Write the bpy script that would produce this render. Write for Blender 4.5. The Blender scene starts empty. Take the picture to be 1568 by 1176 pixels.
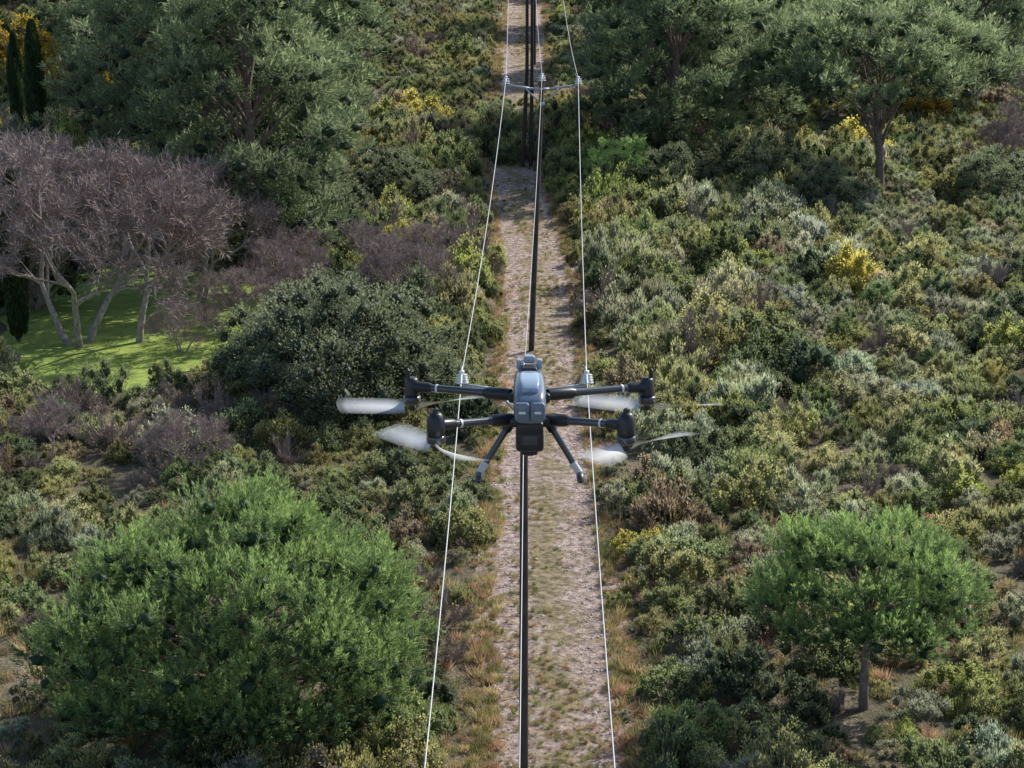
import bpy, math, random
import numpy as np
from mathutils import Vector
rng = np.random.default_rng(7)
random.seed(7)
scene = bpy.context.scene
C = scene.collection

# ------------------------------------------------------------------ helpers
def nrm(a):
    return a / np.maximum(np.linalg.norm(a, axis=-1, keepdims=True), 1e-9)

class MB:
    def __init__(s):
        s.V=[]; s.F=[]; s.C=[]; s.M=[]; s.n=0
    def add(s, V, F, c=0.5, m=0):
        V=np.asarray(V,float); F=np.asarray(F,int)
        s.V.append(V); s.F.append(F+s.n); s.n+=len(V)
        s.C.append(np.broadcast_to(np.asarray(c,float),(len(V),)).copy())
        s.M.append(np.full(len(F),m,int))
    def leaves(s, P, D, L, W, c, m=0, r=rng):
        n=len(P); L=np.broadcast_to(L,(n,))[:,None]; W=np.broadcast_to(W,(n,))[:,None]
        S=nrm(np.cross(D, r.normal(size=(n,3))))
        mid=P+D*L*0.5
        V=np.stack([P, mid+S*W/2, P+D*L, mid-S*W/2],1).reshape(-1,3)
        F=np.arange(4*n).reshape(n,4)
        s.add(V,F,np.repeat(np.broadcast_to(c,(n,)),4),m)
    def cores(s, P, R, flat, c, r, m=0, nt=5, npn=7):
        """small rough closed shells, coloured dark and added to block light, one per clump centre"""
        th=np.linspace(.12,math.pi-.12,nt); ph=np.arange(npn)/npn*6.28318
        B=np.stack([np.sin(th)[:,None]*np.cos(ph),np.sin(th)[:,None]*np.sin(ph),np.repeat(np.cos(th)[:,None],npn,1)],-1).reshape(-1,3)
        I=np.arange(nt*npn).reshape(nt,npn);J=np.roll(I,-1,1)
        F=np.stack([I[:-1],I[1:],J[1:],J[:-1]],-1).reshape(-1,4)
        n=len(P); R=np.broadcast_to(R,(n,))
        V=P[:,None]+B[None]*R[:,None,None]*np.array([1,1,flat])*(1+r.normal(0,.16,(n,nt*npn,1)))
        FF=(F[None]+(np.arange(n)*nt*npn)[:,None,None]).reshape(-1,4)
        s.add(V.reshape(-1,3),FF,c,m)
    def tube(s, pts, rad, sides=6, c=0.5, m=0):
        pts=np.asarray(pts,float); n=len(pts)
        rad=np.broadcast_to(rad,(n,))
        T=nrm(np.gradient(pts,axis=0))
        ref=np.array([0.31,0.17,0.93]) if abs(T[0,2])<0.8 else np.array([0.9,0.3,0.1])
        A=nrm(np.cross(T,ref)); B=np.cross(T,A)
        a=np.arange(sides)/sides*2*math.pi
        V=(pts[:,None]+rad[:,None,None]*(np.cos(a)[None,:,None]*A[:,None]+np.sin(a)[None,:,None]*B[:,None])).reshape(-1,3)
        F=[]
        for i in range(n-1):
            for j in range(sides):
                k=(j+1)%sides
                F.append([i*sides+j,i*sides+k,(i+1)*sides+k,(i+1)*sides+j])
        s.add(V,F,c,m)
    def mesh(s, name, mats, smooth=False):
        V=np.concatenate(s.V); F=np.concatenate(s.F); c=np.concatenate(s.C); M=np.concatenate(s.M)
        me=bpy.data.meshes.new(name)
        me.vertices.add(len(V)); me.vertices.foreach_set('co',V.astype(np.float32).ravel())
        me.loops.add(F.size); me.loops.foreach_set('vertex_index',F.astype(np.int32).ravel())
        me.polygons.add(len(F)); me.polygons.foreach_set('loop_start',(np.arange(len(F))*4).astype(np.int32))
        me.update(calc_edges=True)
        me.polygons.foreach_set('material_index',M.astype(np.int32))
        if smooth: me.polygons.foreach_set('use_smooth',np.ones(len(F),bool))
        at=me.attributes.new('v','FLOAT','POINT'); at.data.foreach_set('value',c.astype(np.float32))
        for m in mats: me.materials.append(m)
        me.update()
        return me

def obj(name, me, loc=(0,0,0), rot=0, scl=1, link=True, parent=None):
    o=bpy.data.objects.new(name,me); o.location=loc; o.rotation_euler=(0,0,rot) if not hasattr(rot,'__len__') else rot
    o.scale=(scl,)*3 if not hasattr(scl,'__len__') else scl
    if link: C.objects.link(o)
    if parent: o.parent=parent
    return o

def newmat(name):
    m=bpy.data.materials.new(name); m.use_nodes=True
    nt=m.node_tree; nt.nodes.clear()
    return m,nt,nt.nodes,nt.links

def simple(name, col, rough=0.6, metal=0.0, spec=0.5, noise=0.0, nscale=20, coat=0):
    m,nt,N,L=newmat(name)
    o=N.new('ShaderNodeOutputMaterial'); b=N.new('ShaderNodeBsdfPrincipled')
    b.inputs['Base Color'].default_value=(*col,1); b.inputs['Roughness'].default_value=rough
    b.inputs['Metallic'].default_value=metal; b.inputs['Specular IOR Level'].default_value=spec
    b.inputs['Coat Weight'].default_value=coat
    if noise>0:
        t=N.new('ShaderNodeTexNoise'); t.inputs['Scale'].default_value=nscale; t.inputs['Detail'].default_value=6
        tc=N.new('ShaderNodeTexCoord'); L.new(tc.outputs['Object'],t.inputs['Vector'])
        r=N.new('ShaderNodeValToRGB'); r.color_ramp.elements[0].position=0.3; r.color_ramp.elements[1].position=0.7
        r.color_ramp.elements[0].color=(*[x*(1-noise) for x in col],1); r.color_ramp.elements[1].color=(*[min(1,x*(1+noise)) for x in col],1)
        L.new(t.outputs['Fac'],r.inputs['Fac']); L.new(r.outputs['Color'],b.inputs['Base Color'])
    L.new(b.outputs[0],o.inputs[0])
    return m

def foliage(name, dark, bright, tint=False, trans=0.4, rough=0.5, spec=0.35, objvar=0.15):
    """two-sided leaf: diffuse/gloss + translucent, colour by per-leaf tone attribute (and per-plant tint)"""
    m,nt,N,L=newmat(name)
    o=N.new('ShaderNodeOutputMaterial'); b=N.new('ShaderNodeBsdfPrincipled'); t=N.new('ShaderNodeBsdfTranslucent'); mx=N.new('ShaderNodeMixShader')
    a=N.new('ShaderNodeAttribute'); a.attribute_name='v'
    r=N.new('ShaderNodeValToRGB'); r.color_ramp.elements[0].color=(*dark,1); r.color_ramp.elements[1].color=(*bright,1)
    L.new(a.outputs['Fac'],r.inputs['Fac'])
    col=r.outputs['Color']
    if tint:
        ti=N.new('ShaderNodeAttribute'); ti.attribute_type='INSTANCER'; ti.attribute_name='tint'
        mm=N.new('ShaderNodeMix'); mm.data_type='RGBA'; mm.blend_type='MULTIPLY'; mm.inputs[0].default_value=1
        L.new(col,mm.inputs[6]); L.new(ti.outputs['Color'],mm.inputs[7]); col=mm.outputs[2]
    oi=N.new('ShaderNodeObjectInfo'); mr=N.new('ShaderNodeMapRange'); mr.inputs[3].default_value=1-objvar; mr.inputs[4].default_value=1+objvar
    L.new(oi.outputs['Random'],mr.inputs[0])
    hs=N.new('ShaderNodeHueSaturation'); L.new(mr.outputs[0],hs.inputs['Value']); L.new(col,hs.inputs['Color']); col=hs.outputs[0]
    b.inputs['Roughness'].default_value=rough; b.inputs['Specular IOR Level'].default_value=spec
    h2=N.new('ShaderNodeHueSaturation'); h2.inputs['Saturation'].default_value=1.05; h2.inputs['Value'].default_value=1.7
    L.new(col,h2.inputs['Color']); L.new(h2.outputs[0],t.inputs['Color'])
    L.new(col,b.inputs['Base Color'])
    mx.inputs[0].default_value=trans
    L.new(b.outputs[0],mx.inputs[1]); L.new(t.outputs[0],mx.inputs[2]); L.new(mx.outputs[0],o.inputs[0])
    return m

_w=[(rng.uniform(-1,1,2)*s, rng.uniform(0,6.28)) for s in (0.12,0.2,0.33,0.5,0.8,1.1) for _ in range(3)]
_a=[a for a in (1,0.7,0.5,0.35,0.2,0.12) for _ in range(3)]
def fnoise(x,y,off=0,sc=1.0):
    s=0
    for (k,p),a in zip(_w,_a): s=s+a*np.sin((k[0]*x+k[1]*y)*sc+p+off*(1+p))
    return s/2.6

PY=np.array([0,43.3,53.6,64.1,79.1,89.3,102.3,108.6,120,142,177,400.])
PX=np.array([.9,.97,.95,.97,1.02,.92,.40,.05,.1,.7,1.0,3.])
PW=np.array([3.0,3.1,3.25,3.0,2.85,3.0,2.9,2.7,2.6,3.2,3.2,4.])
def pathx(y): return np.interp(y,PY,PX)
def pathw(y): return np.interp(y,PY,PW)
def sstep(a,b,x):
    t=np.clip((x-a)/(b-a),0,1); return t*t*(3-2*t)
LC=(-13.2,79.8); LR=(5.6,8.6)
def lawn_d(x,y): return np.sqrt(((x-LC[0])/LR[0])**2+((y-LC[1])/LR[1])**2)
def gz(x,y):
    h=0.28*fnoise(x,y)
    h=h*sstep(1.3,4.0,np.abs(x-pathx(y)))*sstep(1.0,1.5,lawn_d(x,y))
    h=h+22*sstep(200,520,y)+10*sstep(60,300,np.abs(x))
    return h

# ------------------------------------------------------------------ materials
M_bark=simple('pine_bark',(0.20,0.15,0.125),0.9,noise=.45,nscale=9)
M_greybark=simple('grey_bark',(0.34,0.30,0.27),0.9,noise=.4,nscale=7)
M_twig=simple('twig_bark',(0.30,0.235,0.225),0.8,noise=.25,nscale=1.5)
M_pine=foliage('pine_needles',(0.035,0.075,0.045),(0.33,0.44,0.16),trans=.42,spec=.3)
M_pine2=foliage('aleppo_needles',(0.05,0.08,0.055),(0.36,0.43,0.22),trans=.42,spec=.3)
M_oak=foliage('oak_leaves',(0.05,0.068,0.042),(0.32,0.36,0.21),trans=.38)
M_yel=foliage('autumn_leaves',(0.22,0.15,0.03),(0.6,0.45,0.07),trans=.45)
M_cyp=foliage('cypress_leaves',(0.015,0.035,0.015),(0.09,0.14,0.055),trans=.2)
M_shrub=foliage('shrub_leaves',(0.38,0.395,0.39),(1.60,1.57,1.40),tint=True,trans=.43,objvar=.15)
M_stem=simple('shrub_stems',(0.30,0.245,0.22),0.9)
M_dry=foliage('dry_grass_blades',(0.5,0.5,0.5),(1.2,1.2,1.2),tint=True,trans=.35)

# ground
def ground_mat():
    m,nt,N,L=newmat('scrub_soil')
    o=N.new('ShaderNodeOutputMaterial'); b=N.new('ShaderNodeBsdfPrincipled'); b.inputs['Roughness'].default_value=.95
    g=N.new('ShaderNodeNewGeometry')
    n1=N.new('ShaderNodeTexNoise'); n1.inputs['Scale'].default_value=.6; n1.inputs['Detail'].default_value=10; n1.inputs['Roughness'].default_value=.7
    n2=N.new('ShaderNodeTexNoise'); n2.inputs['Scale'].default_value=14; n2.inputs['Detail'].default_value=6
    L.new(g.outputs['Position'],n1.inputs['Vector']); L.new(g.outputs['Position'],n2.inputs['Vector'])
    r=N.new('ShaderNodeValToRGB'); e=r.color_ramp.elements
    e[0].position=.35; e[0].color=(.07,.07,.04,1); e[1].position=.68; e[1].color=(.25,.19,.14,1)
    e2=r.color_ramp.elements.new(.5); e2.color=(.14,.12,.07,1)
    L.new(n1.outputs['Fac'],r.inputs['Fac'])
    mm=N.new('ShaderNodeMix'); mm.data_type='RGBA'; mm.blend_type='OVERLAY'; mm.inputs[0].default_value=.7
    L.new(r.outputs['Color'],mm.inputs[6]); L.new(n2.outputs['Fac'],mm.inputs[7]); L.new(mm.outputs[2],b.inputs['Base Color'])
    bp=N.new('ShaderNodeBump'); bp.inputs['Strength'].default_value=.8; bp.inputs['Distance'].default_value=.1
    L.new(n2.outputs['Fac'],bp.inputs['Height']); L.new(bp.outputs[0],b.inputs['Normal'])
    L.new(b.outputs[0],o.inputs[0]); return m
def path_mat():
    m,nt,N,L=newmat('gravel_track')
    o=N.new('ShaderNodeOutputMaterial'); b=N.new('ShaderNodeBsdfPrincipled'); b.inputs['Roughness'].default_value=.9
    g=N.new('ShaderNodeNewGeometry')
    n1=N.new('ShaderNodeTexNoise'); n1.inputs['Scale'].default_value=.8; n1.inputs['Detail'].default_value=10; n1.inputs['Roughness'].default_value=.74
    v=N.new('ShaderNodeTexVoronoi'); v.inputs['Scale'].default_value=13
    n3=N.new('ShaderNodeTexNoise'); n3.inputs['Scale'].default_value=4; n3.inputs['Detail'].default_value=10; n3.inputs['Roughness'].default_value=.8
    for n in (n1,v,n3): L.new(g.outputs['Position'],n.inputs['Vector'])
    r=N.new('ShaderNodeValToRGB'); e=r.color_ramp.elements
    e[0].position=.40; e[0].color=(.16,.11,.085,1); e[1].position=.62; e[1].color=(.70,.57,.525,1)
    ee=e.new(.5); ee.color=(.42,.32,.28,1)
    L.new(n3.outputs['Fac'],r.inputs['Fac'])
    m1=N.new('ShaderNodeMix'); m1.data_type='RGBA'; m1.blend_type='OVERLAY'; m1.inputs[0].default_value=.4
    L.new(r.outputs['Color'],m1.inputs[6]); L.new(v.outputs['Distance'],m1.inputs[7])
    a=N.new('ShaderNodeAttribute'); a.attribute_name='v'
    ad=N.new('ShaderNodeMath'); ad.operation='MULTIPLY_ADD'; ad.inputs[1].default_value=.15; ad.inputs[2].default_value=-.06
    L.new(a.outputs['Fac'],ad.inputs[0])
    a2=N.new('ShaderNodeMath'); a2.operation='ADD'; L.new(ad.outputs[0],a2.inputs[0]); L.new(n1.outputs['Fac'],a2.inputs[1])
    rr=N.new('ShaderNodeMapRange'); rr.inputs[1].default_value=.49; rr.inputs[2].default_value=.56; L.new(a2.outputs[0],rr.inputs[0])
    m2=N.new('ShaderNodeMix'); m2.data_type='RGBA'; L.new(rr.outputs[0],m2.inputs[0]); L.new(m1.outputs[2],m2.inputs[6])
    r2=N.new('ShaderNodeValToRGB'); r2.color_ramp.elements[0].position=.42; r2.color_ramp.elements[1].position=.60
    r2.color_ramp.elements[0].color=(.13,.11,.05,1); r2.color_ramp.elements[1].color=(.46,.36,.22,1)
    L.new(n3.outputs['Fac'],r2.inputs['Fac']); L.new(r2.outputs['Color'],m2.inputs[7])
    L.new(m2.outputs[2],b.inputs['Base Color'])
    bp=N.new('ShaderNodeBump'); bp.inputs['Strength'].default_value=1; bp.inputs['Distance'].default_value=.12
    L.new(n3.outputs['Fac'],bp.inputs['Height']); L.new(bp.outputs[0],b.inputs['Normal'])
    L.new(b.outputs[0],o.inputs[0]); return m
def lawn_mat():
    m,nt,N,L=newmat('lawn_grass')
    o=N.new('ShaderNodeOutputMaterial'); b=N.new('ShaderNodeBsdfPrincipled'); b.inputs['Roughness'].default_value=.85
    g=N.new('ShaderNodeNewGeometry')
    n1=N.new('ShaderNodeTexNoise'); n1.inputs['Scale'].default_value=1.6; n1.inputs['Detail'].default_value=13; n1.inputs['Roughness'].default_value=.8
    L.new(g.outputs['Position'],n1.inputs['Vector'])
    r=N.new('ShaderNodeValToRGB'); r.color_ramp.elements[0].position=.36; r.color_ramp.elements[1].position=.64
    r.color_ramp.elements[0].color=(.16,.26,.055,1); r.color_ramp.elements[1].color=(.42,.52,.10,1)
    L.new(n1.outputs['Fac'],r.inputs['Fac']); L.new(r.outputs['Color'],b.inputs['Base Color'])
    bp=N.new('ShaderNodeBump'); bp.inputs['Strength'].default_value=.7; bp.inputs['Distance'].default_value=.05
    L.new(n1.outputs['Fac'],bp.inputs['Height']); L.new(bp.outputs[0],b.inputs['Normal'])
    L.new(b.outputs[0],o.inputs[0]); return m

def grid(xs,ys,zf,name,mat,cf=None):
    X,Y=np.meshgrid(xs,ys); Z=zf(X,Y); nx=len(xs); ny=len(ys)
    V=np.stack([X,Y,Z],-1).reshape(-1,3)
    I=np.arange(nx*ny).reshape(ny,nx)
    F=np.stack([I[:-1,:-1],I[:-1,1:],I[1:,1:],I[1:,:-1]],-1).reshape(-1,4)
    mb=MB(); mb.add(V,F,0.5); return obj(name,mb.mesh(name,[mat],True))
xs=np.concatenate([np.linspace(-900,-60,24),np.linspace(-58,58,233),np.linspace(60,900,24)])
ys=np.concatenate([np.linspace(-400,18,18),np.linspace(20,210,381),np.linspace(215,1500,60)])
grid(xs,ys,gz,'ground',ground_mat())

# gravel track strip
ys=np.arange(-20,240,.4); k=17; u=np.linspace(-1,1,k)
cx=pathx(ys); w=pathw(ys)/2
jl=np.interp(ys,np.arange(-20,241,.9),rng.normal(0,.2,len(np.arange(-20,241,.9)))); jr=np.interp(ys,np.arange(-20,241,.9),rng.normal(0,.2,len(np.arange(-20,241,.9))))
hw=np.where(u[None]<0,(w+jl+.3)[:,None],(w+jr+.3)[:,None])
X=cx[:,None]+u[None]*hw; Y=np.repeat(ys[:,None],k,1)
Z=gz(X,Y)+.03-.022*np.abs(u)[None]+.02*np.cos(u*math.pi*2)[None]*0.5
V=np.stack([X,Y,Z],-1).reshape(-1,3); I=np.arange(V.shape[0]).reshape(len(ys),k)
F=np.stack([I[:-1,:-1],I[:-1,1:],I[1:,1:],I[1:,:-1]],-1).reshape(-1,4)
mb=MB(); mb.add(V,F,np.repeat(np.clip(1-np.abs(np.abs(u)-0.0)*1.7,0,1)[None]+.75*sstep(.8,1,np.abs(u))[None],len(ys),0).ravel())
obj('gravel_track',mb.mesh('gravel_track',[path_mat()],True))

# lawn
rr_=np.linspace(0,1,14); aa=np.linspace(0,2*math.pi,73)[:-1]
edge=1+.07*np.sin(3*aa+1)+.05*np.sin(7*aa)+.03*np.sin(13*aa)
X=LC[0]+rr_[:,None]*edge[None]*LR[0]*np.cos(aa)[None]; Y=LC[1]+rr_[:,None]*edge[None]*LR[1]*np.sin(aa)[None]
Z=gz(X,Y)+.03
I=np.arange(14*72).reshape(14,72); J=np.roll(I,-1,1)
F=np.stack([I[:-1],J[:-1],J[1:],I[1:]],-1).reshape(-1,4)[:, ::-1]
mb=MB(); mb.add(np.stack([X,Y,Z],-1).reshape(-1,3),F); obj('lawn',mb.mesh('lawn',[lawn_mat()],True))

# ------------------------------------------------------------------ plants
def rdir(n,zmin=-1.0,r=rng):
    z=r.uniform(zmin,1,n); a=r.uniform(0,2*math.pi,n); q=np.sqrt(1-z*z)
    return np.stack([q*np.cos(a),q*np.sin(a),z],1)

def shrub_mesh(name, kind, seed):
    r=np.random.default_rng(seed); mb=MB()
    if kind=='mastic':    nl,lr,npl,LL,WW,up,H=42,(.12,.25),95,.054,.032,.5,.92
    elif kind=='rosemary':nl,lr,npl,LL,WW,up,H=36,(.12,.22),95,.075,.020,1.2,.95
    elif kind=='broom':   nl,lr,npl,LL,WW,up,H=34,(.13,.24),95,.064,.024,.9,1.0
    else:                 nl,lr,npl,LL,WW,up,H=14,(.2,.3),20,.06,.02,.6,.9
    d=rdir(nl,-.05,r); rad=r.uniform(.35,.95,nl)**.5
    asym=1+.22*np.sin(np.arctan2(d[:,1],d[:,0])*2+r.uniform(0,6))
    P=d*rad[:,None]*np.array([.84,.84,H*.87])*asym[:,None]; P[:,2]+=.10
    for i in range(nl):
        R=r.uniform(*lr); n=int(npl*(R/lr[1])**1.3)
        dd=rdir(n,-.5,r); q=r.uniform(.35,1.15,n)**.5
        pos=P[i]+dd*(R*q)[:,None]*np.array([1,1,1.05])
        out=nrm(pos+np.array([0,0,.1]))
        D=nrm(dd*.8+out*.4+np.array([0,0,up])+r.normal(0,.45,(n,3)))
        tone=r.normal(0,.10)
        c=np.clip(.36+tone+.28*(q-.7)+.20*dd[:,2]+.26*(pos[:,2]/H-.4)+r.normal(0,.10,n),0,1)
        pos[:,2]=np.maximum(pos[:,2],.0)
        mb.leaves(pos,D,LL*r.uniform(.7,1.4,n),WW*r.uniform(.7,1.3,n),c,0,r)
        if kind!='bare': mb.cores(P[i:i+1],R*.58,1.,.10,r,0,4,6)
        if kind=='bare' or i%5==0:
            st=r.normal(0,.07,3); st[2]=0
            mid=(st+P[i])/2+r.normal(0,.05,3); mb.tube([st,mid,P[i]],[.018,.013,.006],4,.5,1)
    if kind=='bare':
        n=1500; i=r.integers(0,nl,n); D=nrm(d[i]+np.array([0,0,.7])+r.normal(0,.4,(n,3)))
        mb.leaves(P[i]*r.uniform(.3,1,n)[:,None],D,r.uniform(.2,.5,n),.013,.5,1,r)
    if kind in('rosemary','broom'):
        n=160; dd=rdir(n,.2,r); mb.leaves(dd*np.array([.65,.65,H*.78])*r.uniform(.7,1,n)[:,None],nrm(dd+np.array([0,0,1.2])),r.uniform(.10,.22,n),.012,.75,0,r)
    return mb.mesh(name,[M_shrub,M_stem])

def source_collection(cname, oname, makers):
    col=bpy.data.collections.new(cname)
    for f in makers:
        o=bpy.data.objects.new(oname,f); col.objects.link(o)
    return col

def scatter(name, col, P, rot, scl, tint, idx):
    me=bpy.data.meshes.new(name); n=len(P)
    me.vertices.add(n); me.vertices.foreach_set('co',np.asarray(P,np.float32).ravel())
    a=me.attributes.new('rotv','FLOAT_VECTOR','POINT'); a.data.foreach_set('vector',np.asarray(rot,np.float32).ravel())
    a=me.attributes.new('sclv','FLOAT_VECTOR','POINT'); a.data.foreach_set('vector',np.asarray(scl,np.float32).ravel())
    a=me.attributes.new('tint','FLOAT_COLOR','POINT'); a.data.foreach_set('color',np.concatenate([tint,np.ones((n,1))],1).astype(np.float32).ravel())
    a=me.attributes.new('idx','INT','POINT'); a.data.foreach_set('value',np.asarray(idx,np.int32))
    me.update()
    o=obj(name,me)
    ng=bpy.data.node_groups.new(name+'_nodes','GeometryNodeTree')
    ng.interface.new_socket('Geometry',in_out='INPUT',socket_type='NodeSocketGeometry')
    ng.interface.new_socket('Geometry',in_out='OUTPUT',socket_type='NodeSocketGeometry')
    N=ng.nodes; L=ng.links
    gi=N.new('NodeGroupInput'); go=N.new('NodeGroupOutput'); ip=N.new('GeometryNodeInstanceOnPoints'); ci=N.new('GeometryNodeCollectionInfo')
    ci.inputs['Collection'].default_value=col; ci.inputs['Separate Children'].default_value=True; ci.inputs['Reset Children'].default_value=True
    def na(nm,t):
        q=N.new('GeometryNodeInputNamedAttribute'); q.data_type=t; q.inputs['Name'].default_value=nm
        return [s for s in q.outputs if s.enabled and s.name=='Attribute'][0]
    L.new(gi.outputs[0],ip.inputs['Points']); L.new(ci.outputs[0],ip.inputs['Instance']); ip.inputs['Pick Instance'].default_value=True
    L.new(na('idx','INT'),ip.inputs['Instance Index'])
    er=N.new('FunctionNodeEulerToRotation'); L.new(na('rotv','FLOAT_VECTOR'),er.inputs[0]); L.new(er.outputs[0],ip.inputs['Rotation'])
    L.new(na('sclv','FLOAT_VECTOR'),ip.inputs['Scale']); L.new(ip.outputs[0],go.inputs[0])
    md=o.modifiers.new('scatter','NODES'); md.node_group=ng
    return o

KINDS=['mastic','rosemary','broom','bare']; NV={'mastic':8,'rosemary':6,'broom':6,'bare':3}
ONAME={'mastic':'mastic_shrub','rosemary':'rosemary_shrub','broom':'broom_shrub','bare':'leafless_shrub'}
COLS={k:source_collection(ONAME[k]+'_variants',ONAME[k],[shrub_mesh(ONAME[k],k,100*i+j) for j in range(NV[k])]) for i,k in enumerate(KINDS)}

PAL={'green':(.225,.265,.135),'olive':(.37,.37,.185),'grey':(.375,.395,.295),'dark':(.12,.155,.09),'yellow':(.53,.47,.14),'brown':(.37,.29,.22),'lime':(.36,.40,.145),'red':(.38,.19,.14)}
pts={k:[] for k in KINDS}
def put(kind,x,y,r,hh,colr):
    pts[kind].append((x,y,float(gz(x,y))-.05,r,hh,colr))
cell=1.22; placed=[]
y=38.
while y<196:
    half=.235*y+9
    x=-half
    cc=cell*(1 if y<100 else 1.12)
    while x<half:
        X_=x+rng.uniform(-.42,.42)*cc; Y_=y+rng.uniform(-.42,.42)*cc
        x+=cc
        n1=float(fnoise(X_,Y_,1.3)); n2=float(fnoise(X_,Y_,4.1,1.3)); n3=float(fnoise(X_,Y_,7.7,.9))
        big=np.clip(.5+.5*n3,0,1)
        r=(.55+.60*rng.random()**1.3)*(.82+.40*big)
        if rng.random()<.08: r*=1.3
        if Y_<50: r=min(r,.95)
        off=abs(X_-pathx(Y_))-pathw(Y_)/2+.28*math.sin(Y_*1.9+(2 if X_>0 else 0))+.2*math.sin(Y_*.7+X_)
        if Y_<110 or Y_>128:
            if off<.0: continue
            if off<r*.85:
                r=max(.22,off/.95)
                if rng.random()<.25: continue
        if lawn_d(X_,Y_)<1.0+r*.1: continue
        if X_<-9.6 and Y_<50 and Y_>44 and rng.random()<.75: continue
        if abs(X_-7.6)<1.2 and 42.6<Y_<46.6: r=min(r,.38)
        if abs(X_-17.1)<1.6 and 99.5<Y_<105: r=min(r,.5)
        if rng.random()<.04: continue
        right=X_>0
        q=rng.random()+.22*n1
        if right:
            kind='rosemary' if q<.36 else ('mastic' if q<.8 else 'broom')
        else:
            kind='mastic' if q<.5 else ('rosemary' if q<.75 else 'broom')
        if rng.random()<(.10 if not right else .04): kind='bare'
        if X_<-6 and 59<Y_<71 and rng.random()<.3: kind='bare'
        q=rng.random()+.25*n2
        if kind=='rosemary': c='grey' if q<.55 else ('olive' if q<.82 else 'green')
        elif kind=='mastic': c='green' if q<.46 else ('olive' if q<.74 else ('dark' if q<1.0 else 'lime'))
        elif kind=='broom': c='olive' if q<.45 else ('green' if q<.85 else ('lime' if q<1.12 else 'yellow'))
        else: c='brown'
        if rng.random()<.04: c='brown'
        col=np.array(PAL[c])*rng.uniform(.78,1.2)*np.array([1+rng.normal(0,.05),1,1+rng.normal(0,.07)])
        if not right: col=col*.94
        hh=r*rng.uniform(.85,1.3)*(1.0+.25*max(0,n3))
        put(kind,X_,Y_,r,hh,col)
        if r>.75 and rng.random()<.5:   # smaller companion filling the gap beside it
            a_=rng.uniform(0,6.28); x2=X_+r*1.05*math.cos(a_); y2=Y_+r*1.05*math.sin(a_)
            if abs(x2-pathx(y2))-pathw(y2)/2>.4 and lawn_d(x2,y2)>1.05 and not(abs(x2-7.6)<1.2 and 42.6<y2<46.6):
                put('rosemary' if rng.random()<.5 else 'mastic',x2,y2,.38,.42,np.array(PAL[rng.choice(['grey','olive','green','brown'])])*rng.uniform(.8,1.1))
    y+=cc
for (X_,Y_,r,k,c) in [(3.3,55.8,.75,'mastic','yellow'),(3.9,56.3,.6,'mastic','lime'),(5.5,59,.6,'mastic','lime'),(7.2,66.5,1.05,'mastic','dark'),
    (9.2,86,1.3,'mastic','lime'),(13,84,1.5,'mastic','yellow'),(15,83,1.3,'mastic','olive'),(2.3,103,.9,'mastic','lime'),(1.9,115,1.2,'mastic','red'),
    (.4,113,1.2,'mastic','dark'),(-1.2,114,1.3,'mastic','brown'),(-5,121,1.7,'mastic','yellow'),(-6.5,118,1.5,'mastic','lime'),(-4,116,1.4,'mastic','lime'),
    (17.5,114,1.8,'mastic','yellow'),(3.5,97,1.2,'mastic','green'),(6.5,98,1.4,'mastic','dark'),(-3,108,1.5,'mastic','olive'),(-2.2,84,1.2,'mastic','green'),
    (-3.5,88,1.5,'mastic','green'),(-5,92,1.6,'mastic','olive'),(-2.8,95,1.4,'rosemary','grey'),(-2.6,102,1.3,'mastic','green'),(-8.3,66,1.2,'mastic','green'),
    (-10,64.5,1.3,'mastic','grey'),(-12,65,1.2,'bare','brown'),(-14,66,1.3,'bare','brown'),
    (5.8,73,1.5,'bare','olive'),(6.8,74,1.4,'bare','olive'),
    (8,95,1.6,'rosemary','grey'),(10,93,1.7,'rosemary','grey'),(11.5,95,1.6,'rosemary','grey'),(9,97,1.5,'rosemary','olive'),(5.9,90,1.4,'rosemary','grey'),
    (12.5,60,.9,'mastic','lime'),(13.5,66,1.1,'mastic','lime'),(-.6,112.5,1.2,'mastic','dark'),(.9,111.5,1.,'mastic','olive'),(-18.3,75,1.2,'rosemary','grey'),(-17.5,73,1.2,'rosemary','grey')]:
    put(k,X_,Y_,r,r*1.05,np.array(PAL[c]))
for k in KINDS:
    a=pts[k]; n=len(a)
    P=[(q[0],q[1],q[2]) for q in a]
    rot=np.stack([rng.normal(0,.09,n),rng.normal(0,.09,n),rng.uniform(0,6.28,n)],1)
    scl=np.array([(q[3]*1.08,q[3]*1.08,q[4]*1.05) for q in a])
    scatter({'mastic':'mastic_scrub','rosemary':'rosemary_scrub','broom':'broom_scrub','bare':'leafless_scrub'}[k],COLS[k],P,rot,scl,np.array([q[5] for q in a]),rng.integers(0,NV[k],n))

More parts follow.
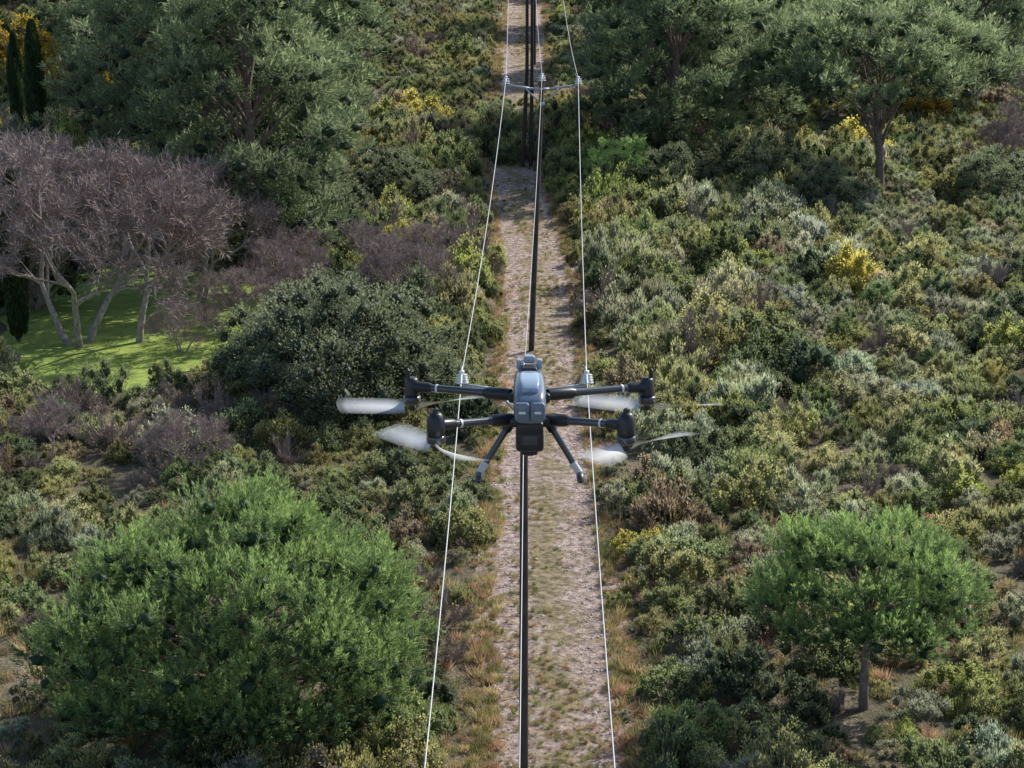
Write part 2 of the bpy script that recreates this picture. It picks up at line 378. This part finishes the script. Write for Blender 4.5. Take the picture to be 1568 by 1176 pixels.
# dry grass + stones
def grass_mesh(name,seed):
    r=np.random.default_rng(seed); mb=MB(); n=60
    b=np.concatenate([r.normal(0,.35,(n,2))*.5,np.zeros((n,1))],1)
    D=nrm(np.concatenate([b[:,:2]*2+r.normal(0,.4,(n,2)),np.ones((n,1))],1))
    mb.leaves(b,D,r.uniform(.4,1,n),.06,r.uniform(.2,1,n),0,r); return mb.mesh(name,[M_dry])
def stone_mesh(name,seed):
    r=np.random.default_rng(seed); mb=MB()
    n=6;m=8;th=np.linspace(.15,math.pi-.15,n);ph=np.arange(m)/m*6.283
    D=np.stack([np.sin(th)[:,None]*np.cos(ph),np.sin(th)[:,None]*np.sin(ph),np.repeat(np.cos(th)[:,None],m,1)],-1)
    D=D*(1+r.normal(0,.13,(n,m,1)))*np.array([1,.75,.55])
    I=np.arange(n*m).reshape(n,m);J=np.roll(I,-1,1)
    F=np.stack([I[:-1],J[:-1],J[1:],I[1:]],-1).reshape(-1,4)
    mb.add(D.reshape(-1,3),F); mb.add(D[[0,0,0,0],[0,2,4,6]],[[0,1,2,3]]); return mb.mesh(name,[M_stone])
M_stone=simple('limestone',(0.58,0.49,0.45),.9,noise=.3,nscale=.7)
gcol=source_collection('grass_tuft_variants','grass_tuft',[grass_mesh('grass_tuft',i) for i in range(4)])
scol=source_collection('stone_variants','stone',[stone_mesh('stone',i) for i in range(5)])
P=[];S=[];T=[]
def addg(x,y,s,c):
    P.append((x,y,float(gz(x,y))+.02)); S.append((s,s,s*rng.uniform(.7,1.3))); T.append(np.array(c)*rng.uniform(.7,1.2))
GC=[(.50,.40,.21),(.36,.32,.15),(.20,.23,.08),(.44,.29,.19)]
for _ in range(8000):
    y=40+140*rng.random()**1.4; w=pathw(y)/2
    mode=rng.random()
    if mode<.4: u=rng.normal(.05,.4)
    elif mode<.85: u=rng.choice([-1,1])*(1.0+rng.normal(0,.19))
    else: u=rng.uniform(-1,1)
    x=pathx(y)+u*w
    if abs(u)<.8 and float(fnoise(x,y,2.2,5))+rng.normal(0,.15)<.12: continue
    addg(x,y,rng.uniform(.05,.17) if abs(u)<.8 else rng.uniform(.10,.32),GC[rng.choice(4,p=[.3,.25,.28,.17] if abs(u)<.8 else [.35,.25,.15,.25])])
for _ in range(2200):
    y=rng.uniform(40,60); x=rng.uniform(-16,16)
    if abs(x-pathx(y))<1.6: continue
    addg(x,y,rng.uniform(.15,.4),GC[rng.integers(0,4)])
n=len(P); rot=np.stack([np.zeros(n),np.zeros(n),rng.uniform(0,6.28,n)],1)
scatter('dry_grass',gcol,P,rot,S,np.array(T),rng.integers(0,4,n))
P=[];S=[]
for _ in range(9000):
    y=40+120*rng.random()**1.5; u=rng.choice([-1,1])*abs(rng.normal(.5,.35)); x=pathx(y)+u*pathw(y)/2
    s=.012+.03*rng.random()**3+(.05 if rng.random()<.006 else 0)
    P.append((x,y,float(gz(x,y))+.02)); S.append((s,s,s))
n=len(P); scatter('gravel_stones',scol,P,np.stack([rng.normal(0,.2,n),rng.normal(0,.2,n),rng.uniform(0,6.28,n)],1),S,np.ones((n,3)),rng.integers(0,5,n))

# pines -----------------------------------------------------------
def pine_mesh(name,seed,h,R,cb,nl,tpl,need,NL,NW,mat,shape='stone',tl=.26,lobe=(.15,.23),zmin=-.75,topk=.55,core=.34,every=4,fork=.3,fan=.75,uw=.34,base=.22):
    r=np.random.default_rng(seed); mb=MB()
    lean=r.normal(0,.03*h,2)
    if shape=='stone':
        zc=cb+(h-cb)*.34
        d=rdir(nl,zmin,r); irr=1+.10*np.sin(3*np.arctan2(d[:,1],d[:,0])+seed)+.08*np.sin(5*d[:,2]+7*np.arctan2(d[:,1],d[:,0]))+r.normal(0,.06,nl)
        q=np.where(r.random(nl)<.85,1.0,r.uniform(.6,.9,nl))*irr
        sc=np.where(d[:,2:3]>0,np.array([R,R,h-zc]),np.array([R*1.0,R*1.0,(zc-cb)]))
        Pl=d*sc*q[:,None]*.88+np.array([0,0,zc])
    else:
        t=r.random(nl)**.8; zz=cb+(h-cb)*t; prof=R*(np.sin(math.pi*np.clip(.14+.78*t,0,1))**.7)
        a=r.uniform(0,6.28,nl); irr=1+.22*np.sin(2*a+seed+3*t)+.15*np.sin(5*a+9*t)
        q=np.sqrt(r.uniform(.3,1,nl))*irr
        Pl=np.stack([prof*q*np.cos(a),prof*q*np.sin(a),zz],1); d=nrm(np.stack([np.cos(a),np.sin(a),np.full(nl,.35)],1))
    Pl[:,:2]+=lean*(Pl[:,2:3]/h)
    top=(cb+(h-cb)*(topk if shape=='stone' else .93))
    tr=.022*h+.03
    tp=np.array([[lean[0]*t+.04*h*math.sin(3*t+seed)*t*(1-t),lean[1]*t,top*t] for t in np.linspace(0,1,8)])
    mb.tube(tp,np.linspace(tr,tr*.35,8),10,.5,1)
    for i in range(nl):
        if i%every==0:
            t=r.uniform(fork,.95) if shape=='stone' else np.clip((Pl[i,2]-.2*h)/h,.15,.95)
            k=t*7; s=tp[int(k)]*(1-k%1)+tp[min(7,int(k)+1)]*(k%1)
            if s[2]>Pl[i,2]: s=tp[int(fork*7)]
            df=Pl[i]-s
            m1=s+df*(np.array([.25,.25,.42])); m2=s+df*np.array([.62,.62,.82])
            rr=r.uniform(.7,1.2)
            mb.tube([s,m1,m2,Pl[i]],np.array([.34,.26,.17,.05])*tr*rr,5,.5,1)
    for i in range(nl):
        rl=R*r.uniform(*lobe); n=max(4,int(tpl*r.uniform(.8,1.2)))
        dd=rdir(n,-.8,r)
        pos=Pl[i]+dd*(rl*r.uniform(.3,1.1,n))[:,None]*np.array([1,1,.75])
        ax=nrm(dd*.65+d[i]*.35+np.array([0,0,.85])+r.normal(0,.2,(n,3)))
        tone=base+r.normal(0,.09)+.26*(Pl[i,2]-cb)/(h-cb)  # tone rises with height: lit crown top and shaded underside painted in
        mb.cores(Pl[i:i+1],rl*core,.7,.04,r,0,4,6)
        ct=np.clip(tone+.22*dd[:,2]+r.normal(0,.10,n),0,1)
        m=n*need
        A=np.repeat(ax,need,0); B=np.repeat(pos,need,0); u=r.uniform(0,1,m)
        rad=nrm(np.cross(A,r.normal(size=(m,3))))
        D=nrm(A*(.5+.6*u[:,None])+rad*fan)
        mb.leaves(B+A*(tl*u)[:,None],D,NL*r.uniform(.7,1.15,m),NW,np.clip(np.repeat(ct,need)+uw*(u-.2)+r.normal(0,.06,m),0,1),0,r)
    return mb.mesh(name,[mat,M_bark])
def tree(name,me,x,y,s=1,rot=None,z=0):
    return obj(name,me,(x,y,float(gz(x,y))-.05+z),rng.uniform(0,6.28) if rot is None else rot,s)

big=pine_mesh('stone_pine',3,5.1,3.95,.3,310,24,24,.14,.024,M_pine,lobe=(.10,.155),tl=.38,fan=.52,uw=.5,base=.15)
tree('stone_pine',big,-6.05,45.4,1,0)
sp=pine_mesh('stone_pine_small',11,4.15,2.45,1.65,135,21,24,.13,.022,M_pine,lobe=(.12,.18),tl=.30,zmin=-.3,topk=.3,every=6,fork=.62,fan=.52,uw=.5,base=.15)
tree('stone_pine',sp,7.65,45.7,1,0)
sf=pine_mesh('stone_pine_far',21,8.9,5.9,4.0,215,20,13,.30,.055,M_pine2,lobe=(.10,.15),tl=.40,zmin=-.2,topk=.25,every=7,fork=.35)
tree('stone_pine',sf,17.1,104.6,1,.5)
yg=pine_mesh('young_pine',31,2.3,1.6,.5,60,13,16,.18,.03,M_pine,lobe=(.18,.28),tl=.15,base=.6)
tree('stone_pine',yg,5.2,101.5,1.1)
A=[pine_mesh('aleppo_pine',40+i,11.5,4.3,1.0 if i<2 else 2.2,200,21,10,.34,.06,M_pine2,shape='al',lobe=(.12,.22),tl=.42,base=.18) for i in range(3)]
for i,(x,y,s) in enumerate([(-9.8,87,.98),(-12.9,94,1.1),(-10.2,101,1.1),(-17.8,112,.9),(-15,120,1.),(-19.5,131,1.1),(-17,140,1.1),(-26,146,1.1),(-35,150,1.2),(-26,158,1.1),(-11.5,158,1.),(-19,166,1.1),(-13,182,1.),(-36,170,1.1),(-28,182,1.1),
    (7.9,108,.92),(10.6,115,1.),(7.6,121,1.),(13.2,127,1.0),(18.5,131,1.1),(26,128,1.),(24,143,1.1),(32,150,1.1),(10,143,1.0),(16,153,1.1),(29,168,1.1),(8.5,163,1.),(21,178,1.1),(12,186,1.),(37,178,1.1),(-5,196,.9),(-21,198,1),(-9,205,1.),(6,204,1),(16,206,1),(27,204,1.1)]):
    tree('aleppo_pine',A[i%3],x,y,s)

# broad evergreen oaks
def crown_mesh(name,seed,h,R,nl,npl,LL,WW,mat,cb=0.2,trunk=True,lob=(.12,.2)):
    r=np.random.default_rng(seed); mb=MB(); zc=cb+(h-cb)*.4
    d=rdir(nl,-.6,r); a=np.arctan2(d[:,1],d[:,0]); irr=1+.14*np.sin(3*a+seed)+.12*np.sin(6*a+4*d[:,2])+r.normal(0,.08,nl)
    sc=np.where(d[:,2:3]>0,np.array([R,R,h-zc]),np.array([R,R,zc-cb]))
    P=d*sc*(np.where(r.random(nl)<.8,1,r.uniform(.5,.9,nl))*irr)[:,None]*.86+np.array([0,0,zc])
    for i in range(nl):
        R2=R*r.uniform(*lob); n=npl; dd=rdir(n,-.6,r); q=r.uniform(.2,1.25,n)**.5
        pos=P[i]+dd*(R2*q)[:,None]
        D=nrm(dd+d[i]*.4+np.array([0,0,.4])+r.normal(0,.5,(n,3)))
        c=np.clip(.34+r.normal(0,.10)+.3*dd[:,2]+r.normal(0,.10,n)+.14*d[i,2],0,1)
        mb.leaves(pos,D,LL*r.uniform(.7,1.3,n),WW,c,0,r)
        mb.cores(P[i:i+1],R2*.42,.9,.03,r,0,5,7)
        if i%4==0: mb.tube([[0,0,.0],P[i]*.5+r.normal(0,.1,3),P[i]],[.06*R*.5,.03*R*.5,.01],5,.5,1)
    return mb.mesh(name,[mat,M_greybark])
oak=crown_mesh('evergreen_oak',5,4.2,3.0,180,140,.10,.058,M_oak)
oak2=crown_mesh('evergreen_oak_b',6,2.8,2.0,120,115,.09,.052,M_oak)
for (m,x,y,s) in [(oak,-5.4,68.6,1),(oak2,-3.4,70.5,.9),(oak2,-7.6,71,1.),(oak2,-6.4,75.5,.9),(oak2,-8.,90,1.2),(oak2,-5.0,97,.9),(oak2,7.3,100,.9),(oak2,11.5,103.5,1.),(oak2,-17.6,82,.9),(oak2,14,99.5,.8),(oak2,21.5,101,.9)]:
    tree('evergreen_oak',m,x,y,s)
yt=crown_mesh('autumn_tree',8,4.2,2.,80,60,.15,.10,M_yel,cb=1)
for x,y,s in [(-23.3,124,1.),(-28,131,1.1),(22,122,.8)]: tree('autumn_tree',yt,x,y,s)

def cypress(name,seed):
    r=np.random.default_rng(seed); mb=MB(); n=9000
    t=r.random(n)**.85; a=r.uniform(0,6.28,n); prof=.11*np.sin(math.pi*np.clip(.1+.88*t,0,1))**.6*(1+.2*np.sin(4*a+11*t))
    q=r.uniform(.75,1.1,n); pos=np.stack([prof*q*np.cos(a),prof*q*np.sin(a),.04+.93*t],1)
    D=nrm(np.stack([np.cos(a)*.35,np.sin(a)*.35,np.ones(n)],1)+r.normal(0,.25,(n,3)))
    mb.leaves(pos,D,.035,.012,np.clip(r.normal(.4,.2,n)+.5*(q-.9),0,1),0,r)
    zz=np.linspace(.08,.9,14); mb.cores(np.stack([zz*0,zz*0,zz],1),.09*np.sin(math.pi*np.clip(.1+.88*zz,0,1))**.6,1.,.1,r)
    mb.tube([[0,0,0],[0,0,.5],[0,0,.95]],[.02,.015,.004],6,.5,1)
    return mb.mesh(name,[M_cyp,M_bark])
cy=cypress('cypress_tree',1)
for x,y,h in [(-24.1,115,6.4),(-25.7,118,5.4),(-17.2,77.0,6.2),(-18.4,82,5)]:
    o=tree('cypress_tree',cy,x,y,h); o.scale=(h*.6,h*.6,h)

# leafless deciduous trees
def bare_tree(name,seed,h,spread,stems=3,twig=42):
    r=np.random.default_rng(seed); mb=MB(); TP=[];TD=[]
    def grow(p,d,l,rad,dep):
        n=4; pts=[p]; dd=d.copy()
        for i in range(n):
            dd=nrm(dd+r.normal(0,.10,3)+np.array([0,0,.03])); pts.append(pts[-1]+dd*l/n)
        mb.tube(pts,np.linspace(rad,rad*.62,n+1),7 if dep==0 else (5 if dep<3 else 3),.5,1 if dep<2 else 0)
        if dep>=2:
            m=8 if dep<4 else twig
            k=r.integers(1,n+1,m); TP.append(np.array(pts)[k]-r.uniform(0,1,(m,1))*dd*l/n)
            TD.append(nrm(dd*.8+r.normal(0,.6,(m,3))+np.array([0,0,.3])))
        if dep==4: return
        ch=3 if dep<2 else r.integers(3,5)
        a0=r.uniform(0,6.28)
        for c in range(ch):
            a=a0+c*6.283/ch+r.normal(0,.3); s=(.45+.25*r.random())*spread
            u=nrm(np.cross(dd,[.3,.5,.8])); v=np.cross(dd,u)
            nd=nrm(dd+s*1.1*(np.cos(a)*u+np.sin(a)*v)+np.array([0,0,.04]))
            st=pts[-1] if c<2 else pts[-2]
            grow(st,nd,l*r.uniform(.68,.86),rad*.6,dep+1)
    for s in range(stems):
        a=s*6.283/stems+r.uniform(0,1); o=np.array([np.cos(a),np.sin(a),0])
        grow(o*.35*(stems>1),nrm(o*(.33 if stems>1 else .15)*spread+np.array([0,0,1.])),h*.31,.14*h/8,0)
    P=np.concatenate(TP);D=np.concatenate(TD);n=len(P)
    L=r.uniform(.25,.6,n)*h/8
    mb.leaves(P,D,L,.024,.5,0,r)
    P2=P+D*(L*r.uniform(.3,.8,n))[:,None]; mb.leaves(P2,nrm(D+r.normal(0,.5,(n,3))),L*.7,.02,.5,0,r)
    return mb.mesh(name,[M_twig,M_greybark])
bt=bare_tree('leafless_tree',2,8.0,1.1,3); bt2=bare_tree('leafless_tree_b',9,8.0,1.25,1); 
for m,x,y,s,ro in [(bt,-15.0,76.6,.98,.4),(bt2,-13.0,76.9,1.,1.),(bt,-17.8,81.5,.9,2.),(bt,-11.8,82.5,.75,3.),(bt,30,118,.9,1),(bt2,27.5,112,.8,2),(bt,24,106,.5,0),
    (bt,-4.,80.5,.38,0),(bt2,-5.3,82.5,.42,1),(bt,-3.2,84.5,.33,2),(bt,-8.4,80.5,.4,1),(bt,-9.3,77.5,.36,2),(bt2,-8.,84,.4,0),(bt,-11.3,75.6,.26,0),(bt,-9.5,63,.25,0),(bt2,-13.5,63.5,.3,0),(bt,-15.8,61,.3,2)]:
    tree('leafless_tree',m,x,y,s,ro)

# ------------------------------------------------------------------ power line
M_pole=simple('creosoted_pole',(0.06,0.045,0.045),.75,noise=.4,nscale=3)
M_steel=simple('galvanised_steel',(0.42,0.46,0.5),.4,.6,noise=.1)
M_ins=simple('insulator_glaze',(0.85,0.88,0.9),.15,0,.8)
M_wire=simple('aluminium_conductor',(0.6,0.6,0.6),.45,.6)
def lathe(mb,prof,c,axis='z',sides=16):
    a=np.arange(sides)/sides*6.28318; V=[]
    for rr,zz in prof:
        V.append(np.stack([rr*np.cos(a),rr*np.sin(a),np.full(sides,zz)],1))
    V=np.concatenate(V)+np.asarray(c); n=len(prof)
    I=np.arange(n*sides).reshape(n,sides);J=np.roll(I,-1,1)
    mb.add(V,np.stack([I[:-1],J[:-1],J[1:],I[1:]],-1).reshape(-1,4))
def beam(mb,a,b,w,h,up=(0,0,1)):
    a=np.array(a,float);b=np.array(b,float);d=nrm(b-a); s=nrm(np.cross(d,up)); u=np.cross(s,d)
    V=[];
    for p in (a,b):
        for i,j in ((-1,-1),(1,-1),(1,1),(-1,1)): V.append(p+s*w/2*i+u*h/2*j)
    mb.add(V,[[0,1,2,3],[7,6,5,4],[0,4,5,1],[1,5,6,2],[2,6,7,3],[3,7,4,0]])
POLES=[(-.05,-24.,9.0,0,0),(-.05,9.5,8.9,0,0),(.235,42.3,8.62,0,0),(1.0,75.8,9.2,-.35,0),(1.05,109.2,9.3,-.2,1),(1.4,143,10.5,0,0),(1.8,178,11.5,0,0),(2.2,214,13,0,0)]
for (x,y,h,dx,tw) in POLES:
    e=bpy.data.objects.new('utility_pole',None); C.objects.link(e); e.location=(x,y,float(gz(x,y)))
    h_=h-e.location.z
    mb=MB(); base=[(dx,0,-.3)] if not tw else [(dx-.35,0,-.3),(dx+.05,0,-.3)]
    for bb in base: mb.tube([bb,(bb[0]*.5+(0 if not tw else bb[0]*.1),0,h_*.5),(0 if not tw else bb[0]*.6,0,h_+.12)],[.10,.088,.072],14)
    obj('pole_shaft',mb.mesh('pole_shaft',[M_pole],True),parent=e)
    mb=MB()
    beam(mb,(-1.24,-.09,h_+.02),(-.25,-.09,h_-.12),.07,.07); beam(mb,(1.24,-.09,h_+.02),(.25,-.09,h_-.12),.07,.07); beam(mb,(-.25,-.092,h_-.12),(.25,-.092,h_-.12),.074,.074)
    beam(mb,(-.55,-.14,h_-.08),(-.04,-.14,h_-.62),.04,.05); beam(mb,(.55,-.14,h_-.08),(.04,-.14,h_-.62),.04,.05)
    beam(mb,(-.1,-.16,h_-.62),(.1,-.16,h_-.62),.05,.12)
    obj('crossarm',mb.mesh('crossarm',[M_steel]),parent=e)
    mb=MB()
    for ix,iz,b in ((-1.2,.06,.0),(0,.14,0),(1.2,.06,0)):
        prof=[(.0,0)]
        for k in range(4):
            z0=.02+.05*k; prof+=[(.035,z0),(.14-.008*k,z0+.012),(.035,z0+.035)]
        prof+=[(.05,.22),(.05,.26),(.0,.27)]
        lathe(mb,prof,(ix,-.09 if ix else 0,h_+iz-.02))
    obj('insulators',mb.mesh('insulators',[M_ins],True),parent=e)
    mb=MB()
    for ix in (-1.2,0,1.2):
        mb.tube([(ix,-.6,h_+(.24 if ix else .34)-.05),(ix,-.3,h_+(.24 if ix else .34)-.0),(ix,.3,h_+(.24 if ix else .34)),(ix,.6,h_+(.24 if ix else .34)-.05)],.018,8)
    obj('wire_ties',mb.mesh('wire_ties',[M_ins],True),parent=e)
for c,(dx,dz) in enumerate(((-1.2,.24),(0,.34),(1.2,.24))):
    mb=MB(); pts_=[]
    for a,b in zip(POLES[:-1],POLES[1:]):
        for t in np.linspace(0,1,25)[:-1]:
            sag=.75 if a[1]<40 else .5
            pts_.append((a[0]+(b[0]-a[0])*t+dx,a[1]+(b[1]-a[1])*t,a[2]+(b[2]-a[2])*t+dz-4*sag*t*(1-t)))
    mb.tube(pts_,.0105 if dx else .008,6); obj('power_line_wire',mb.mesh('power_line_wire',[M_wire],True))

# ------------------------------------------------------------------ drone
M_hull=simple('drone_hull_grey',(0.13,0.175,0.25),.3,0,.6,coat=.4)
M_hull2=simple('drone_hull_light',(0.32,0.42,0.56),.28,0,.6,coat=.4)
M_blk=simple('drone_black_plastic',(0.018,0.021,0.028),.4,0,.5)
M_carb=simple('drone_carbon',(0.035,0.042,0.06),.25,0,.7,coat=.5)
M_led=simple('drone_white_band',(0.75,0.78,0.8),.4)
M_lens=simple('drone_lens',(0.01,0.015,0.03),.05,0,1)
M_foot=simple('drone_foot_grey',(0.6,0.64,0.68),.4)
def prop_mat():
    m,nt,N,L=newmat('spinning_blade')
    o=N.new('ShaderNodeOutputMaterial'); b=N.new('ShaderNodeBsdfPrincipled'); b.inputs['Base Color'].default_value=(.8,.82,.84,1); b.inputs['Roughness'].default_value=.35
    a=N.new('ShaderNodeAttribute'); a.attribute_name='v'; L.new(a.outputs['Fac'],b.inputs['Alpha'])
    L.new(b.outputs[0],o.inputs[0]); return m
M_prop=prop_mat()
D=bpy.data.objects.new('quadcopter_drone',None); C.objects.link(D); D.location=(.056,7.0,18.885); D.rotation_euler=(math.radians(-3),0,0)
def part(nm,mb,mat,smooth=True):
    o=obj(nm,mb.mesh(nm,[mat],smooth),parent=D); return o
def loft(mb,secs,sides=28,ex=4.0):
    a=np.arange(sides)/sides*6.28318; ca,sa=np.cos(a),np.sin(a)
    x=np.sign(ca)*np.abs(ca)**(2/ex); z=np.sign(sa)*np.abs(sa)**(2/ex); V=[]
    for (yy,w,zb,zt,cx_) in secs: V.append(np.stack([cx_+x*w/2,np.full(sides,yy),(zb+zt)/2+z*(zt-zb)/2],1))
    I=np.arange(len(secs)*sides).reshape(len(secs),sides);J=np.roll(I,-1,1)
    mb.add(np.concatenate(V),np.stack([I[:-1],J[:-1],J[1:],I[1:]],-1).reshape(-1,4))
def rbox(mb,c,s,ex=6,e=.12):
    x,y,z=c;w,l,h=s; b=min(w,h,l)*e
    loft(mb,[(y-l/2,w*.02,z-.001,z+.001,x),(y-l/2+.0002,w-2.2*b,z-h/2+1.1*b,z+h/2-1.1*b,x),(y-l/2+b*.4,w-.8*b,z-h/2+.4*b,z+h/2-.4*b,x),(y-l/2+b,w,z-h/2,z+h/2,x),(y+l/2-b,w,z-h/2,z+h/2,x),(y+l/2-b*.4,w-.8*b,z-h/2+.4*b,z+h/2-.4*b,x),(y+l/2-.0002,w-2.2*b,z-h/2+1.1*b,z+h/2-1.1*b,x),(y+l/2,w*.02,z-.001,z+.001,x)],ex=ex)
# body
mb=MB(); loft(mb,[(-.190,.004,.02,.022,0),(-.189,.07,-.005,.045,0),(-.18,.088,-.018,.06,0),(-.14,.098,-.025,.078,0),(-.05,.104,-.03,.088,0),(.06,.100,-.03,.09,0),(.14,.09,-.025,.086,0),(.2,.075,-.015,.07,0),(.22,.05,0,.05,0),(.222,.004,.02,.022,0)],ex=5)
part('fuselage',mb,M_hull)
mb=MB(); loft(mb,[(-.15,.004,.08,.082,0),(-.149,.05,.072,.088,0),(-.06,.062,.08,.0985,0),(.02,.062,.08,.1,0),(.06,.05,.08,.096,0),(.061,.004,.085,.087,0)],ex=6); part('top_cover',mb,M_hull2)
mb=MB(); rbox(mb,(0,.115,.088),(.05,.06,.022)); part('top_recess',mb,M_blk)
mb=MB()
for sx in (-.033,.033): rbox(mb,(sx,.16,.098),(.018,.035,.03))
rbox(mb,(0,.165,.112),(.036,.03,.024)); part('antenna_modules',mb,M_hull2)
mb=MB()
for sx in (-.0245,.0245): rbox(mb,(sx,-.192,.024),(.045,.03,.058))
part('battery_packs',mb,M_hull)
mb=MB(); 
for sx in (-.0245,.0245): rbox(mb,(sx,-.209,.024),(.022,.006,.008))
part('battery_latches',mb,M_led)
mb=MB(); rbox(mb,(0,-.05,-.045),(.085,.2,.045)); rbox(mb,(0,-.07,-.035),(.13,.07,.03)); rbox(mb,(0,.11,0.0),(.135,.07,.032)); part('arm_mounts',mb,M_blk)
mb=MB(); rbox(mb,(0,-.10,-.085),(.088,.10,.068)); rbox(mb,(0,-.10,-.125),(.05,.05,.02)); rbox(mb,(.0,.14,-.065),(.10,.08,.075)); part('payload_camera',mb,M_blk)
mb=MB(); lathe(mb,[(.0,0),(.016,0),(.019,.004),(.019,.012)],(0,-.10,-.14)); part('payload_lens',mb,M_lens)
mb=MB(); rbox(mb,(0,-.152,-.08),(.05,.006,.03)); part('payload_panel',mb,M_carb)
# arms and motors
TIPS=[(-.388,.27,-.005,'far'),(.392,.27,-.005,'far'),(-.291,-.27,.0,'near'),(.297,-.27,.0,'near')]
arms=MB();joints=MB();mot=MB();bands=MB();ant=MB();bell=MB()
for tx,ty,tz,kd in TIPS:
    sg=1 if tx>0 else -1
    r0=np.array([sg*.06,.115 if kd=='far' else -.075,.004 if kd=='far' else -.03]); t=np.array([tx,ty,tz])
    dv=t-r0
    arms.tube([r0,r0+dv*.3,r0+dv*.32,t],[.0145,.0135,.0125,.012],12)
    joints.tube([r0+dv*.0,r0+dv*.05,r0+dv*.22,r0+dv*.27],[.019,.021,.02,.014],12)
    joints.tube([t-nrm(dv)*.075,t-nrm(dv)*.065,t-nrm(dv)*.02,t],[.013,.0175,.0185,.018],12)
    bands.tube([t-nrm(dv)*.10,t-nrm(dv)*.092],[.0142,.0142],12)
    if kd=='far':
        lathe(mot,[(0,.03),(.018,.03),(.022,.022),(.024,-.01),(.026,-.022),(.026,-.03),(0,-.03)],t,sides=20)
        ant.tube([t+[sg*.012,0,.0],t+[sg*.013,0,.055]],[.009,.0075],10); ant.tube([t+[sg*.013,0,.055],t+[sg*.013,0,.063]],[.0075,.001],10)
    else:
        lathe(mot,[(0,.042),(.012,.042),(.02,.036),(.0275,.02),(.029,-.01),(.029,-.03),(0,-.03)],t,sides=20)
        ant.tube([t+[0,0,.03],t+[0,0,.052]],[.012,.010],10); ant.tube([t+[0,0,.052],t+[0,0,.056]],[.010,.001],10)
    lathe(bell,[(0,-.032),(.028,-.032),(.030,-.038),(.030,-.052),(.024,-.058),(.012,-.064),(.008,-.075),(0,-.075)],t,sides=20)
part('arms',arms,M_carb);part('arm_joints',joints,M_blk);part('motor_pods',mot,M_blk);part('arm_bands',bands,M_led);part('arm_antennas',ant,M_blk);part('motor_bells',bell,M_carb)
# landing gear
lg=MB();ft=MB();kn=MB()
for sg in (-1,1):
    a=np.array([sg*.055,-.04,-.04]);b=np.array([sg*.162,-.06,-.215])
    lg.tube([a,a+(b-a)*.5,b],[.012,.0105,.0105],12); kn.tube([a-(b-a)*.05,a+(b-a)*.2],[.018,.016],12)
    ft.tube([b+(b-a)*-.22,b-(b-a)*.03],[.0118,.0125],12)
    lg.tube([b+[0,-.05,-.012],b+[0,-.045,-.008],b+[0,0,0],b+[0,.045,-.008],b+[0,.05,-.012]],[.004,.012,.0135,.012,.004],12)
part('landing_legs',lg,M_carb);part('leg_hinges',kn,M_blk);part('leg_sleeves',ft,M_foot)
# propellers (each blade is a thin swept sheet, faint at the edges of its sweep)
pr=MB(); hub=MB()
ANG={0:math.radians(188),1:math.radians(-4),2:math.radians(132),3:math.radians(32)}
BL={0:(0,math.pi*1.0+.25),1:(0,math.pi-.2),2:(0,math.pi-.2),3:(0,math.pi+.5)}
for i,(tx,ty,tz,kd) in enumerate(TIPS):
    c=np.array([tx,ty,tz-.068]); hub.tube([c+[0,0,-.012],c+[0,0,.01]],[.011,.011],12)
    for bo in BL[i]:
        ang=ANG[i]+bo; n=16;k=13; sw=math.radians(26)
        rr=np.linspace(.025,.25,n); V=[];cc=[]
        for q in rr:
            f=(q-.025)/.225; ch=.022+.038*math.sin(math.pi*min(1,.15+.8*f))**1.0*(1-.5*f)
            for j in range(k):
                u=j/(k-1)*2-1
                half=sw*.5+ch/(2*q)*.9
                half=min(half,.55)
                th=ang+u*half
                V.append(c+[q*math.cos(th),q*math.sin(th),-u*.020*(1-.5*f)+.012*f])
                e=max(0,1-abs(u)**1.3)
                cc.append(min(.85,(.10+1.2*e*(ch/(sw*q*.75+ch)))*(1 if f<.93 else .5)*1.0))
        I=np.arange(n*k).reshape(n,k)
        pr.add(V,np.stack([I[:-1,:-1],I[:-1,1:],I[1:,1:],I[1:,:-1]],-1).reshape(-1,4),cc)
part('propellers',pr,M_prop);part('propeller_hubs',hub,M_blk)

# ------------------------------------------------------------------ light, camera
az,el=math.radians(50),math.radians(38)
sd=Vector((math.sin(az)*math.cos(el),math.cos(az)*math.cos(el),math.sin(el)))
sl=bpy.data.lights.new('sun','SUN'); sl.energy=5.0; sl.angle=math.radians(.5); sl.color=(1,.94,.83)
so=bpy.data.objects.new('sun',sl); so.rotation_euler=sd.to_track_quat('Z','Y').to_euler(); so.location=(30,0,60); C.objects.link(so)
wd=bpy.data.worlds.new('World'); scene.world=wd; wd.use_nodes=True
N=wd.node_tree.nodes; bg=N['Background']; sk=N.new('ShaderNodeTexSky'); sk.sky_type='NISHITA'; sk.sun_disc=False
sk.sun_elevation=el; sk.sun_rotation=az; wd.node_tree.links.new(sk.outputs[0],bg.inputs[0]); bg.inputs[1].default_value=.15
cam=bpy.data.cameras.new('camera'); cam.lens=80.36; cam.sensor_width=36; cam.clip_end=4000; cam.clip_start=.1
co=bpy.data.objects.new('camera',cam); co.location=(0,0,21); co.rotation_euler=(math.radians(90-16.3),0,0); C.objects.link(co); scene.camera=co
scene.view_settings.view_transform='Standard'; scene.view_settings.look='None'; scene.view_settings.exposure=0
print('shrubs',{k:len(v) for k,v in pts.items()})
